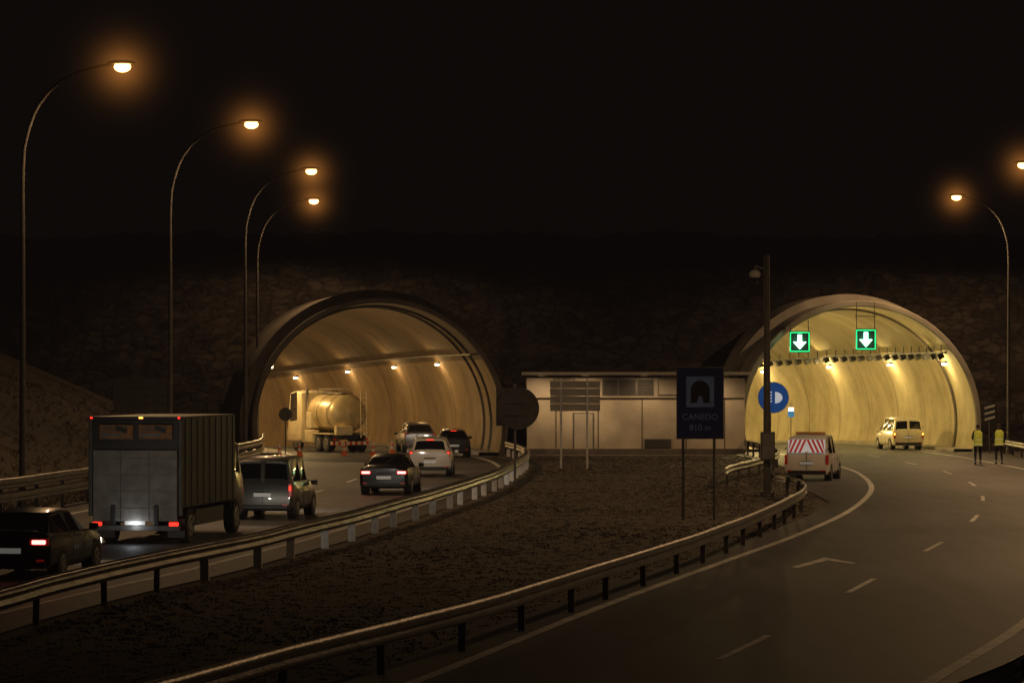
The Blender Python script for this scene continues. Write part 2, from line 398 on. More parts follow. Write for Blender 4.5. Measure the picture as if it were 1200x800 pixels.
# ------------------------------------------------------------------ hillside, cut for the tunnels
prof=[(0,-.6)]
z=-.6;dy=0
while z<9.5: z+=.42; dy+=.13+(.09 if z>4 else 0); prof.append((dy,z))
while z<11.6: z+=.4; dy+=.8; prof.append((dy,z))
prof+=[(dy+3,12.3),(dy+8,12.9),(dy+14,13.1),(dy+25,12.6),(dy+60,9),(dy+120,5),(dy+250,2),(dy+600,0),(dy+1200,0)]
xs=[-700,-400,-200,-120,-90,-70,-60]+[-52+i*.42 for i in range(262)]+[62,75,100,150,250,450,700]
Y0=185.6
vs=[];nx=len(xs)
for j,(d,z) in enumerate(prof):
    for x in xs:
        y=Y0+d; v=Vector((x*.7,0,z*1.5))
        near=1 if (d<12 and abs(x)<65) else 0
        D=noise.voronoi(v)[0]; e=min(1,(D[1]-D[0])*3.)
        if near:
            y+= -.35*e+.3*noise.noise(Vector((x*.9,z,3))); y+=1.2*noise.noise(Vector((x*.09,z*.1,9)))
        zz=z+.12*noise.noise(Vector((x,z,1)))
        if z>9.5: zz+=.9*noise.noise(Vector((x*.12,d*.1,2)))+.45*noise.noise(Vector((x*.8,d*.6,6)))
        vs.append((x,y,zz))
def inside(p):
    for T in (TL,TR):
        L=p[1]-T['y']; 
        if L<-3: continue
        c=tp(T,L,0,0); dx=abs(p[0]-c.x)
        if math.hypot(dx,p[2]-ZC)<RAD+.4 or (p[2]<ZC and dx<RAD+.3): 
            if L<40: return True
    return False
fs=[]
for j in range(len(prof)-1):
    for i in range(nx-1):
        q=(j*nx+i,j*nx+i+1,(j+1)*nx+i+1,(j+1)*nx+i)
        c=[sum(vs[k][a] for k in q)/4 for a in range(3)]
        if prof[j][1]<9.5 and inside(c): continue
        fs.append(q)
mesh('hillside',vs,fs,M['rock'],smooth=True,angle=50)
vs=[];fs=[]
for q in range(260):
    x=random.uniform(-48,54); d=random.uniform(2.5,16); r=random.uniform(.3,1.0)*(.6+.6*random.random())
    cx,cy,cz=x,Y0+dy*.75+d,11.6+.05*d
    for k in range(46):
        th=random.random()*6.28; ph=math.acos(random.uniform(-.2,1)); rr=r*random.random()**.4
        px=cx+rr*1.4*math.sin(ph)*math.cos(th); py=cy+rr*math.sin(ph)*math.sin(th); pz=cz+rr*math.cos(ph)
        s_=.07+.08*random.random(); a=random.random()*6.28; b_=random.uniform(-1,1)
        i=len(vs); vs.extend([(px-s_*math.cos(a),py-s_*math.sin(a),pz-s_*b_*.4),(px+s_*math.cos(a),py+s_*math.sin(a),pz+s_*.2),(px+s_*.3,py,pz+s_*1.3),]); fs.append((i,i+1,i+2))
M['leaf']=mat('scrub_leaves',(.05,.05,.025),.9,0,.5,.6)
mesh('scrub',vs,fs,M['leaf'])

# ------------------------------------------------------------------ technical building between the tunnels
b=empty('service_building')
M['facade']=mat('facade_render',(.62,.54,.42),.85,0,.4,.4,.25,10)
M['panel']=mat('facade_panel_grey',(.45,.40,.33),.7,0,.2,.8)
M['dkpanel']=mat('louvre_dark',(.06,.056,.05),.6,0,.3,3)
M['roofwhite']=mat('roof_fascia',(.8,.75,.65),.6,0,.15,1)
box('walls',(6.75,180.5,2.05),(11.9,7,4.1),M['facade'],b,.03)
box('roof_slab',(6.75,180.3,4.36),(12.4,7.8,.16),M['roofwhite'],b,.02)
box('upper_band',(6.75,176.97,3.62),(11.9,.08,1.0),M['panel'],b,.01)
box('ledge',(6.75,176.92,3.08),(11.95,.2,.07),M['facade'],b,.01)
for (x0,x1,mm) in ((4.95,5.75,'dkpanel'),(5.85,6.75,'dkpanel'),(6.85,7.7,'dkpanel'),(8.0,9.1,'panel'),(2.3,3.4,'panel')):
    cx=(x0+x1)/2; 
    box('window_frame',(cx,176.91,3.62),(x1-x0+.08,.06,.92),M['alu'],b,.01)
    box('window',(cx,176.88,3.62),(x1-x0-.04,.05,.8),M[mm],b,.005)
    if mm=='dkpanel':
        for k in range(5): box('louvre',(cx,176.85,3.3+k*.16),(x1-x0-.08,.03,.03),M['pole'],b,.005)
box('vent',(7.95,176.95,.55),(1.45,.08,.5),M['dkpanel'],b,.01)
for k in range(5): box('vent_louvre',(7.95,176.89,.37+k*.09),(1.4,.04,.025),M['alu'],b,.004)
box('door',(3.9,176.96,1.1),(1.0,.06,2.1),M['panel'],b,.01)
box('door_frame',(3.9,176.975,1.13),(1.16,.04,2.2),M['alu'],b,.01)
for x in (2.4,4.7,7.1,9.5,11.6): box('pilaster_joint',(x,176.985,1.5),(.05,.04,3.0),M['concrete_dk'],b,.004)
box('plinth',(6.75,176.93,.12),(12.,.16,.3),M['concrete_dk'],b,.02)
for x,pw in ((1.6,150),(4.0,200),(7.2,120),(10.8,170)):  # fittings and fill spots added to brighten the facade
    box('added_eave_fitting',(x,176.45,4.24),(.4,.12,.06),M['alu'],b,.01)
    light('facade_fill','SPOT',(x,175.3,4.15),pw,(1,.66,.34),b,.15,angle=150,blend=1,rot=(R(24),0,0))

# ------------------------------------------------------------------ guard rails
WP=[(0,.76),(.035,.745),(.085,.69),(.085,.66),(.02,.61),(.02,.585),(.085,.535),(.085,.505),(.035,.45),(0,.435)]
def rail(name,pts,side,dz=0,double=False,postm='galv_post',post_w=.11,post_gap=4.,post_off=0,white_from=None,both=False):
    e=empty(name)
    P=catmull([(p[0],p[1],0) for p in pts],.8)
    def beam(s,z0):
        vs=[];fs=[];n=len(WP)
        for i,p in enumerate(P):
            d=(P[min(i+1,len(P)-1)]-P[max(i-1,0)]).normalized(); nr=Vector((d.y,-d.x,0))
            for (o,z) in WP: vs.append(p+nr*s*(o+.07)+Vector((0,0,z+z0+.012*noise.noise(Vector((p.y*.23,s,7))))))
            if i:
                for k in range(n-1):
                    a=(i-1)*n+k; fs.append((a,a+1,a+n+1,a+n))
        o=mesh('beam',vs,fs,M['galv'],e,smooth=True,angle=60)
        so=o.modifiers.new('s','SOLIDIFY'); so.thickness=.004
    beam(side,dz)
    if double: beam(side,dz+.42)
    if both: beam(-side,dz)
    acc=post_off
    for i in range(1,len(P)):
        acc+=(P[i]-P[i-1]).length
        if acc>=post_gap:
            acc-=post_gap; d=P[i]-P[i-1]; a=math.atan2(d.y,d.x)-math.pi/2
            wh=white_from is not None and P[i].y>white_from
            h=.74+dz+(.42 if double else 0)
            box('post',(P[i].x,P[i].y,h/2-.02),(post_w*(1.7 if wh else 1),.06,h),M['whitepost'] if wh else M[postm],e,.008,rot=(random.uniform(-.02,.02),random.uniform(-.025,.025),a))
            box('spacer',(P[i].x+side*.05,P[i].y,.6+dz),(.08,.1,.22),M['galv_post'],e,.008,rot=(0,0,a))
    return e
rail('guard_rail',LR+[(-.25,171.5)],-1,white_from=66,both=True,post_off=1.)  # nearer posts dark as unlit, farther ones white: lighting put in colour
rail('guard_rail',LL,1,dz=.02,double=True)
rail('guard_rail',MR,1)
rail('guard_rail',RG,-1)
rail('guard_rail',[(7.9,122),(8.5,127),(9.8,134),(11.2,142),(12.4,152),(12.7,164),(12.6,178)],1)

# ------------------------------------------------------------------ street lamps
M['lens']=emat('sodium_lens',(1,.46,.13),9)
SOD=(1.,.6,.28)
def halomat():  # glow built into the volume, standing in for scattered lamp light
    m=bpy.data.materials.new('halo_glow'); m.use_nodes=True; nt=m.node_tree
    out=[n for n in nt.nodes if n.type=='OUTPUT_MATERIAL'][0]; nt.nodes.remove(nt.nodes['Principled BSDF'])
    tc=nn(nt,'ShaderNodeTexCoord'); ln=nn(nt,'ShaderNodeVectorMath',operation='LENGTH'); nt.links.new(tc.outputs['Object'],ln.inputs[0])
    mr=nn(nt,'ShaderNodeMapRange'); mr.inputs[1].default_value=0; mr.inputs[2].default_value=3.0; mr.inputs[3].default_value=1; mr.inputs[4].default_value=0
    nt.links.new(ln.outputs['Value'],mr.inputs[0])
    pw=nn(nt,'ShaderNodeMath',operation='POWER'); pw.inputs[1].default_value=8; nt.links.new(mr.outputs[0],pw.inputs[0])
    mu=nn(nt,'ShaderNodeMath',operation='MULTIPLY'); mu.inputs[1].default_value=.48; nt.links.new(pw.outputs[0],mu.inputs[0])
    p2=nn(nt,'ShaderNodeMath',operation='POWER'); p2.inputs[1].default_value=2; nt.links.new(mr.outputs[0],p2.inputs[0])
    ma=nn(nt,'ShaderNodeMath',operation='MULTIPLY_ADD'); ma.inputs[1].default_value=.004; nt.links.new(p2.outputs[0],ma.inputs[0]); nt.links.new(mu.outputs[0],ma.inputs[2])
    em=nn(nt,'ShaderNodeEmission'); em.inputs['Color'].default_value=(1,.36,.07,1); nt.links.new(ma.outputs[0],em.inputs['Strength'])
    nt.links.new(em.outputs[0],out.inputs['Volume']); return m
M['halo']=halomat()
def street_lamp(x,y,s,arm=3.1,h=14.,power=2600,halo=True):
    e=empty('street_lamp',(x,y,0))
    pts=[(0,0,0),(0,0,4),(0,0,8),(.0,0,10.8),(.12*s,0,11.8),(.5*s,0,12.8),(1.2*s,0,13.55),(2.1*s,0,13.95),(arm*s-.3*s,0,h+.08)]
    P=catmull(pts,.35); N=10; vs=[];fs=[]
    tot=len(P)
    for i,p in enumerate(P):
        d=(P[min(i+1,tot-1)]-P[max(i-1,0)]).normalized(); u=Vector((0,1,0)); v=d.cross(u).normalized()
        r=.115-(.075*i/tot)
        for k in range(N):
            a=2*math.pi*k/N; vs.append(p+u*r*math.cos(a)+v*r*math.sin(a))
        if i:
            for k in range(N): fs.append(((i-1)*N+k,(i-1)*N+(k+1)%N,i*N+(k+1)%N,i*N+k))
    mesh('pole',vs,fs,M['pole'],e,smooth=True)
    cyl('base_flange',(0,0,-.05),(0,0,.5),.17,M['pole'],e,r2=.13)
    def fn(c): 
        if c.z<0: c.z*=.35
        return c
    ellipsoid('luminaire_housing',(arm*s,0,h+.12),(.48,.19,.11),M['alu'],e,fn=fn)
    ellipsoid('luminaire_lens',(arm*s+.05*s,0,h+.0),(.27,.17,.17),M['lens'],e,12)
    if halo: ellipsoid('halo_glow',(arm*s+.05*s,0,h-.05),(3,3,3),M['halo'],e,24)
    light('sodium_lamp','SPOT',(arm*s+.05*s,0,h-.25),power,SOD,e,.15,angle=164,blend=.4)
    return e
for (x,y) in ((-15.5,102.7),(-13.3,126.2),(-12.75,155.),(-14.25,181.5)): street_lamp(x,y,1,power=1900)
for (x,y) in ((26.9+.3,177.6),(26.6,150.5),(25.3,123),(20.8,96),(15.6,68)): street_lamp(x,y,-1,2.8,power=3300 if y>80 else 1400,halo=y>140)

# ------------------------------------------------------------------ vehicles
def paint(name,c,metal=.3,rough=.32): return mat(name,c,rough,metal,.18,.9,coat=.6)
P_black=paint('paint_black',(.015,.016,.02)); P_white=paint('paint_white',(.82,.81,.79),0); P_grey=paint('paint_grey',(.10,.095,.088),.4)
P_dkgrey=paint('paint_dark',(.03,.028,.03)); P_cream=paint('paint_cream',(.7,.62,.42),0); P_silver=paint('paint_silver',(.25,.23,.21),.5)
def loft(name,st,side,rear,wind,pm,parent):
    vs=[];fs=[]
    for (y,wd,zb,belt,wr,roof) in st:
        h=[(0,zb),(wd*.9,zb),(wd,zb+.14),(wd*1.01,(zb+belt)/2+.05),(wd*.965,belt),(wr,roof-.05),(wr*.78,roof),(0,roof+.015)]
        ring=h+[(-a,z) for (a,z) in h[6:0:-1]]
        vs+=[Vector((a,y,z)) for (a,z) in ring]
    n=14
    for j in range(len(st)-1):
        for k in range(n):
            fs.append((j*n+k,j*n+(k+1)%n,(j+1)*n+(k+1)%n,(j+1)*n+k))
    fs.append(tuple(range(n))[::-1]); fs.append(tuple(range((len(st)-1)*n,len(st)*n)))
    bm=bmesh.new(); V=[bm.verts.new(v) for v in vs]; F=[bm.faces.new([V[i] for i in f]) for f in fs]
    bmesh.ops.recalc_face_normals(bm,faces=bm.faces)
    get=lambda j,k:F[j*n+k]
    sides=[get(j,k) for j in side for k in (4,9)]
    regs=[[get(j,k) for j in rear for k in (5,6,7,8)],[get(j,k) for j in wind for k in (5,6,7,8)]]
    if sides:
        for f in sides: f.material_index=1
        r=bmesh.ops.inset_individual(bm,faces=sides,thickness=.045,depth=-.012)
        for f in r['faces']: f.material_index=0
        for f in sides: f.material_index=1
    for g in regs:
        if not g: continue
        r=bmesh.ops.inset_region(bm,faces=g,thickness=.07,depth=-.012)
        for f in r['faces']: f.material_index=0
        for f in g: f.material_index=1
    me=bpy.data.meshes.new(name); bm.to_mesh(me); bm.free()
    me.materials.append(pm); me.materials.append(M['glass'])
    me.polygons.foreach_set('use_smooth',[True]*len(me.polygons)); me.set_sharp_from_angle(angle=R(38))
    o=bpy.data.objects.new(name,me); link(o,parent)
    bv=o.modifiers.new('b','BEVEL'); bv.width=.03; bv.segments=3; bv.limit_method='ANGLE'; bv.angle_limit=R(28)
    return o
def wheel(parent,x,y,r=.32,wd=.21):
    s=1 if x>0 else -1
    cyl('tyre',(x-s*wd,y,r),(x,y,r),r,M['tyre'],parent,28,bevel=.03)
    cyl('rim',(x-s*.02,y,r),(x+s*.012,y,r),r*.62,M['rim'],parent,20,bevel=.01)
    for k in range(5):
        a=k*2*math.pi/5; box('rim_gap',(x+s*.012,y+math.cos(a)*r*.38,r+math.sin(a)*r*.38),(.01,r*.16,r*.22),M['black'],parent,.002,rot=(a,0,0))
def arch(parent,x,y,r):
    s=1 if x>0 else -1; vs=[];fs=[];N=16
    for k in range(N+1):
        a=math.pi*(-.08+1.16*k/N)
        for rr,xx in ((r*1.04,x+s*.012),(r*1.2,x+s*.012),(r*1.2,x-s*.03)): vs.append((xx,y+rr*math.cos(a),r+rr*math.sin(a)))
        if k:
            for q in range(2): fs.append(((k-1)*3+q,(k-1)*3+q+1,k*3+q+1,k*3+q))
    mesh('wheel_arch',vs,fs,M['black'],parent)
    cyl('wheel_well',(x-s*.25,y,r),(x+s*.006,y,r),r*1.1,M['black'],parent,24)
HATCH=dict(st=[(0,.78,.32,.93,.68,.97),(.07,.85,.24,.96,.70,1.0),(.52,.87,.22,.98,.58,1.40),(1.25,.88,.22,.96,.60,1.475),(2.15,.88,.22,.94,.60,1.46),(3.0,.88,.22,.93,.70,.97),(3.85,.84,.24,.78,.66,.85),(4.12,.74,.3,.62,.6,.66)],side=(2,3,4),rear=(1,),wind=(4,),wy=(.82,3.35),W=.88,H=1.48,tl=(.70,.83,.05),ts=(.2,.08,.2))
SEDAN=dict(st=[(0,.76,.32,.90,.68,.95),(.08,.86,.24,.95,.72,1.02),(.45,.89,.22,.97,.74,1.06),(1.05,.89,.22,.96,.57,1.36),(1.7,.89,.22,.95,.59,1.43),(2.45,.89,.22,.94,.59,1.41),(3.3,.89,.22,.93,.70,.98),(4.2,.85,.24,.78,.66,.84),(4.5,.74,.3,.6,.6,.64)],side=(3,4,5),rear=(2,),wind=(5,),wy=(.92,3.65),W=.89,H=1.43,tl=(.64,.80,.01),ts=(.38,.1,.12))
SUV=dict(st=[(0,.8,.4,1.0,.7,1.04),(.06,.88,.3,1.03,.72,1.08),(.38,.9,.28,1.05,.62,1.56),(1.2,.91,.28,1.03,.65,1.66),(2.2,.91,.28,1.02,.64,1.64),(3.0,.9,.28,1.0,.72,1.06),(4.0,.87,.3,.9,.68,.98),(4.3,.78,.36,.7,.62,.74)],side=(2,3,4),rear=(1,),wind=(4,),wy=(.85,3.45),W=.91,H=1.66,tl=(.78,.95,.04),ts=(.14,.1,.24))
VAN=dict(st=[(0,.82,.34,.95,.80,1.0),(.05,.88,.26,1.06,.80,1.12),(.16,.89,.24,1.08,.75,1.70),(.35,.9,.24,1.08,.73,1.80),(1.6,.9,.24,1.07,.73,1.84),(2.5,.9,.24,1.06,.72,1.82),(3.25,.9,.24,1.02,.74,1.12),(3.95,.86,.26,.86,.68,.94),(4.2,.78,.3,.66,.62,.7)],side=(3,4,5),rear=(1,),wind=(5,),wy=(.78,3.4),W=.9,H=1.84,tl=(.83,.86,.0),ts=(.1,.09,.36))
def car(name,x,y,phi,spec,pm,tail='tail',head=0,third=False,rails=False):
    e=empty(name,(x,y,0),R(phi)); s=spec
    loft('body',s['st'],s['side'],s['rear'],s['wind'],pm,e)
    W=s['W']
    for yy in s['wy']:
        for sg in (-1,1): arch(e,sg*(W+.0),yy,.32); wheel(e,sg*(W+.015),yy)
    tx,tz,ty=s['tl']
    for sg in (-1,1):
        box('tail_light_housing',(sg*tx,ty+.02,tz),[s['ts'][0]+.03,s['ts'][1]-.02,s['ts'][2]+.03],M['tail_dim'],e,.03)
        box('tail_light',(sg*tx,ty+.012,tz+(.05 if spec in (SUV,VAN) else 0)),[s['ts'][0]*.8,s['ts'][1],s['ts'][2]*(.4 if spec in (SUV,VAN,HATCH) else .8)],M[tail],e,.03)
        box('rear_reflector',(sg*(W-.22),-.005,.42),(.16,.03,.05),M['tail_dim'],e,.01)
        box('mirror',(sg*(W+.1),s['st'][-3][0]-.25,1.0),(.2,.1,.14),pm,e,.03)
        box('headlight',(sg*(W-.25),s['st'][-1][0]-.04,.62),(.3,.1,.14),emat('headlight_glow',(1,.93,.8),4) if head else M['glass'],e,.03)
        if head: light('headlight','SPOT',(sg*(W-.25),s['st'][-1][0]+.1,.66),head,(1,.9,.74),e,.06,angle=70,blend=.8,rot=(R(84),0,0))
    box('bumper_lower',(0,.06,.36),(W*1.75,.14,.16),M['black'],e,.04)
    box('number_plate',(0,-.012,.62 if spec is not VAN else .72),(.52,.02,.11),M['plate'],e,.004)
    box('tailgate_handle',(0,-.006,.78),(.5,.03,.04),M['black'],e,.01)
    if spec is not VAN:
        a,bb=s['st'][s['rear'][0]],s['st'][s['rear'][0]+1]
        cyl('rear_wiper',(0,a[0]+.02,a[5]+.05),(.28,a[0]+.18,a[5]+.22),.012,M['black'],e,6)
    else:
        box('door_split',(0,.1,1.4),(.13,.12,.62),pm,e,.02,rot=(R(-10),0,0)); box('door_gap',(0,-.004,.75),(.015,.02,.6),M['black'],e,.002)
        for sg in (-1,1): box('hinge',(sg*.86,.05,1.3),(.03,.04,.1),M['black'],e,.005)
    if third: box('high_brake_light',(0,s['st'][2][0]-.02,s['st'][2][5]-.02),(.3,.04,.03),M[tail],e,.006)
    if rails:
        for sg in (-1,1): cyl('roof_rail',(sg*.62,.8,s['H']+.03),(sg*.62,2.2,s['H']+.03),.02,M['black'],e,8)
    cyl('antenna',(0,1.,s['H']-.02),(0,.75,s['H']+.3),.006,M['black'],e,5)
    for yy in (1.75,2.6):
        for sg in (-1,1): box('door_seam',(sg*(W*1.012),yy,.66),(.006,.012,.6),M['black'],e,.001); 
    for yy in (1.65,2.5):
        for sg in (-1,1): box('door_handle',(sg*(W+.01),yy-.1,.86),(.03,.16,.03),pm,e,.006)
    return e
car('sedan_car',-10.35,66.7,7.5,SEDAN,P_black,'brake',head=160)
car('minivan',-7.35,95.5,7,VAN,P_grey,'tail',head=220)
car('sedan_car',-4.55,115,5.,SEDAN,P_black,'brake',head=230,third=True)
car('suv_car',-3.45,136,1.,SUV,P_white,'tail',head=150,third=True,rails=True)
car('hatchback_car',-3.0,168,-4,HATCH,P_dkgrey,'tail',head=120,third=True)
car('suv_car',-5.1,180,-9,SUV,P_silver,'tail_dim',head=120,rails=True)
v=car('patrol_van',11.85,130.5,13,VAN,P_white,'tail_dim')
def chevrons(parent,w,z0,z1,y,n,name='chevron_panel'):
    box(name,(0,y+.006,(z0+z1)/2),(w,.012,z1-z0),M['white_retro_glow'],parent,.003)
    st=w/2/n
    for sg in (-1,1):
        for k in range(n):
            x0=k*st; x1=x0+st*.5; sh=st*1.3
            pts=[]
            for (xx,zz) in ((x0,z1),(x1,z1),(x1+sh,z0),(x0+sh,z0)): pts.append((sg*min(xx,w/2),y-.004,zz))
            mesh('chevron_stripe',pts,[(0,1,2,3) if sg>0 else (3,2,1,0)],M['red_retro_glow'],parent)
chevrons(v,1.5,1.14,1.66,.0,4)
box('beacon_bar',(0,1.2,1.9),(1.2,.22,.1),mat('beacon_off',(.5,.2,.03),.3),v,.04)
car('estate_car',22.75,186,-9,VAN,P_cream,'amber',head=60)

# box truck
t=empty('box_truck',(-9.4,81,0),R(7.6))
M['trk']=mat('truck_box_dark',(.022,.019,.02),.5,0,.3,1.2)
M['lift']=mat('tail_lift_aluminium',(.24,.22,.195),.55,.35,.35,3.,.15,3)
M['decal']=mat('orange_decal',(.4,.16,.03),.6,0,.6,5,c2=(.14,.1,.07))
box('cargo_box',(0,3.1,2.05),(2.36,6.1,2.3),M['trk'],t,.04)
for sg in (-1,1): box('rear_frame_post',(sg*1.15,.02,1.95),(.1,.12,2.46),M['pole'],t,.02)
box('rear_frame_top',(0,.02,3.15),(2.4,.12,.1),M['trk'],t,.02)
box('tail_lift',(0,-.03,1.48),(2.16,.08,1.78),M['lift'],t,.02)
for k in range(4): box('tail_lift_rib',(0,-.075,.9+k*.42),(2.1,.014,.02),M['lift'],t,.004)
for x in (-.36,.36): box('tail_lift_seam',(x,-.073,1.48),(.012,.008,1.74),M['black'],t,.001)
for sg in (-1,1):
    box('tail_lift_arm',(sg*.55,-.09,.75),(.12,.1,.5),M['black'],t,.02)
    box('decal_board',(sg*.5+.02,-.045,2.82),(.86,.02,.36),M['decal'],t,.005)
    box('decal_text',(sg*.5-.1,-.058,2.74),(.5,.01,.07),M['alu'],t,.002)
    box('decal_shape',(sg*.5+.15,-.058,2.88),(.3,.01,.12),M['black'],t,.002,rot=(0,.3,0))
    box('tail_light',(sg*.98,.0,.52),(.24,.08,.1),M['tail'],t,.02)
    box('corner_marker',(sg*1.12,-.06,3.17),(.06,.03,.05),M['tail'],t,.008)
    box('mud_flap',(sg*.9,.6,.4),(.45,.03,.5),M['black'],t,.01)
    box('side_skirt',(sg*1.12,3.3,.62),(.04,3.2,.4),M['black'],t,.01)
    for yy in (1.3,6.7): wheel(t,sg*1.1,yy,.44,.28)
box('high_marker',(.15,-.06,3.17),(.1,.03,.04),M['amber'],t,.008)
box('underrun_bar',(0,.02,.42),(2.3,.1,.14),M['galv_post'],t,.02)
box('chassis',(0,3.6,.72),(.9,7,.25),M['black'],t,.02)
box('number_plate',(0,-.05,.56),(.52,.02,.12),M['plate'],t,.004)
light('plate_light','POINT',(0,-.25,.5),5,(.85,.92,1),t,.05)
for k in range(9): box('side_rib',(1.185,.4+k*.68,2.05),(.02,.04,2.2),M['trk'],t,.004)
loft('cab',[(6.3,1.02,.5,1.6,.95,2.4),(6.9,1.04,.45,1.6,.96,2.5),(7.5,1.04,.45,1.55,.95,2.45),(7.95,1.02,.45,1.5,.93,1.62),(8.1,.98,.5,1.2,.92,1.25)],(1,),(),(2,),P_dkgrey,t)
for sg in (-1,1):
    box('headlight',(sg*.75,8.1,.75),(.35,.1,.2),emat('truck_headlight',(1,.93,.8),4),t,.03)
    light('headlight','SPOT',(sg*.75,8.25,.8),100,(1,.9,.74),t,.06,angle=75,blend=.8,rot=(R(83),0,0))

# tanker, skewed towards the left wall so its left flank shows
k=empty('tanker_truck',(-9.0,180.0,0),-R(27))
M['chrome']=mat('tank_steel',(.85,.68,.36),.36,.3,.3,1.5)
P_tcream=paint('paint_tanker_cream',(.8,.68,.42),0)
M['tcream']=mat('tanker_cream_sheet',(.78,.66,.4),.5,0,.2,4)
def capsule():
    vs=[];fs=[];N=28; pr=[(0,.02),(.04,.5),(.12,.82),(.26,1.0),(.4,1.04),(3.4,1.04),(3.55,1.0),(3.7,.8),(3.78,.02)]
    for (y,r) in pr:
        for q in range(N):
            a=2*math.pi*q/N; vs.append((1.12*r*math.cos(a),y,2.15+1.02*r*math.sin(a)))
    for j in range(len(pr)-1):
        for q in range(N): fs.append((j*N+q,j*N+(q+1)%N,(j+1)*N+(q+1)%N,(j+1)*N+q))
    return mesh('tank',vs,fs,M['chrome'],k,smooth=True,angle=50)
capsule()
for yy in (.5,1.9,3.3):
    vs=[];fs=[];N=28
    for dy_ in (-.04,.04):
        for q in range(N):
            a=2*math.pi*q/N; vs.append((1.2*math.cos(a),yy+dy_,2.15+1.1*math.sin(a)))
    for q in range(N): fs.append((q,(q+1)%N,N+(q+1)%N,N+q))
    mesh('tank_band',vs,fs,M['galv'],k,smooth=True)
box('catwalk',(0,1.9,3.26),(.7,3.2,.05),M['galv'],k,.01)
for sg in (-1,1):
    cyl('catwalk_rail',(sg*.36,.3,3.5),(sg*.36,3.5,3.5),.02,M['galv'],k,6)
    for yy in (.3,1.4,2.5,3.5): cyl('rail_post',(sg*.36,yy,3.25),(sg*.36,yy,3.5),.015,M['galv'],k,6)
    cyl('ladder_side',(.82+sg*.18,-.1,.8),(.82+sg*.18,-.02,3.4),.03,M['tcream'],k,6)
    box('tail_light',(sg*.95,-.12,.72),(.2,.06,.1),M['tail_dim'],k,.02)
    box('fender',(sg*1.05,1.2,1.02),(.3,2.4,.08),M['tcream'],k,.03)
    for yy in (.7,1.8,4.9): wheel(k,sg*1.15,yy,.48,.3)
for q in range(9): cyl('ladder_rung',(.64,-.1+q*.008,.95+q*.28),(1.0,-.1+q*.008,.95+q*.28),.02,M['tcream'],k,6)
box('rear_bumper',(0,-.1,.5),(2.4,.1,.2),M['tcream'],k,.02)
for q in range(7): box('bumper_stripe',(-1.03+q*.34,-.155,.5),(.14,.01,.2),M['red_paint'],k,.002)
box('chassis',(0,2.9,.85),(1.0,5.8,.3),M['black'],k,.02)
box('valve_cabinet',(-.4,-.02,1.2),(1.0,.3,.5),M['tcream'],k,.03)
box('side_locker',(-1.05,2.9,.85),(.35,1.2,.7),M['tcream'],k,.03)
box('side_locker_door',(-1.235,2.9,.85),(.02,1.0,.55),M['tcream'],k,.01)
box('pump_unit',(-.95,3.0,1.75),(.5,.7,.9),M['tcream'],k,.04)
loft('cab',[(4.0,1.22,.5,1.7,1.18,3.3),(4.6,1.25,.45,1.7,1.2,3.42),(5.7,1.25,.45,1.6,1.16,3.3),(6.0,1.22,.45,1.5,1.1,1.6),(6.1,1.18,.5,1.2,1.05,1.3)],(1,),(),(2,),P_tcream,k)
for sg in (-1,1): box('cab_mirror',(sg*1.45,5.7,2.2),(.12,.2,.5),M['black'],k,.03)
box('cab_exhaust_stack',(-.9,3.88,2.6),(.14,.14,1.8),M['galv'],k,.03)

# ------------------------------------------------------------------ traffic cones
def cone(x,y):
    e=empty('traffic_cone',(x,y,0))
    box('base',(0,0,.03),(.42,.42,.05),M['orange'],e,.02)
    hs=[(.05,.16),(.28,.11),(.42,.085),(.58,.055),(.75,.03)]
    for i,(a,bb) in enumerate(zip(hs,hs[1:])): cyl('cone_section',(0,0,a[0]),(0,0,bb[0]),a[1],M['white_paint'] if i%2 else M['orange'],e,16,r2=bb[1])
for (x,y) in ((-11.9,166),(-11.2,171),(-8.9,172),(-7.3,170.5),(-6.5,176)): cone(x,y)

# ------------------------------------------------------------------ signs
def disc(name,c,r,m,parent,th=.02): return cyl(name,(c[0],c[1]+th/2,c[2]),(c[0],c[1]-th/2,c[2]),r,m,parent,40)
s=empty('tunnel_information_sign',(5.54,95.5,0))
for x in (-.5,.42): cyl('post',(x,.08,-.1),(x,.08,4.3),.045,M['alu'],s,10)
box('panel_edge',(0,0,3.42),(1.4,.03,2.12),M['alu'],s,.01)
box('panel_blue',(0,-.018,3.42),(1.34,.012,2.06),M['blue'],s,.004)
M['dimwhite']=mat('sign_white_dim_glow',(.10,.11,.14),.6,0,.2,4,glow=.1)  # dimmed white with a faint glow put into the sheet
box('pictogram_square',(0,-.028,3.75),(.82,.01,.9),M['dimwhite'],s,.004)
vs=[(-.28,-.038,3.42),(-.28,-.038,3.8)]+[(.28*math.cos(a),-.038,3.8+.28*math.sin(a)) for a in [math.pi*(1-q/14) for q in range(1,14)]]+[(.28,-.038,3.8),(.28,-.038,3.42)]
mesh('pictogram_tunnel',vs,[tuple(range(len(vs)))[::-1]],M['black'],s)
mesh('pictogram_road',[(-.1,-.042,3.42),(.1,-.042,3.42),(.04,-.042,3.62),(-.04,-.042,3.62)],[(0,1,2,3)],M['dimwhite'],s)
def text(body,c,size,m,parent):
    cu=bpy.data.curves.new('sign_text','FONT'); cu.body=body; cu.size=size; cu.align_x='CENTER'; cu.extrude=.003; cu.materials.append(m)
    o=bpy.data.objects.new('sign_text',cu); link(o,parent); o.location=c; o.rotation_euler=(R(90),0,0); return o
text('CANEDO',(0,-.03,2.93),.25,M['dimwhite'],s); text('810 m',(0,-.03,2.62),.25,M['dimwhite'],s)
s=empty('cctv_mast',(9.0,114.5,0))
cyl('mast',(0,0,-.1),(0,0,8.45),.14,M['pole'],s,16,r2=.1)
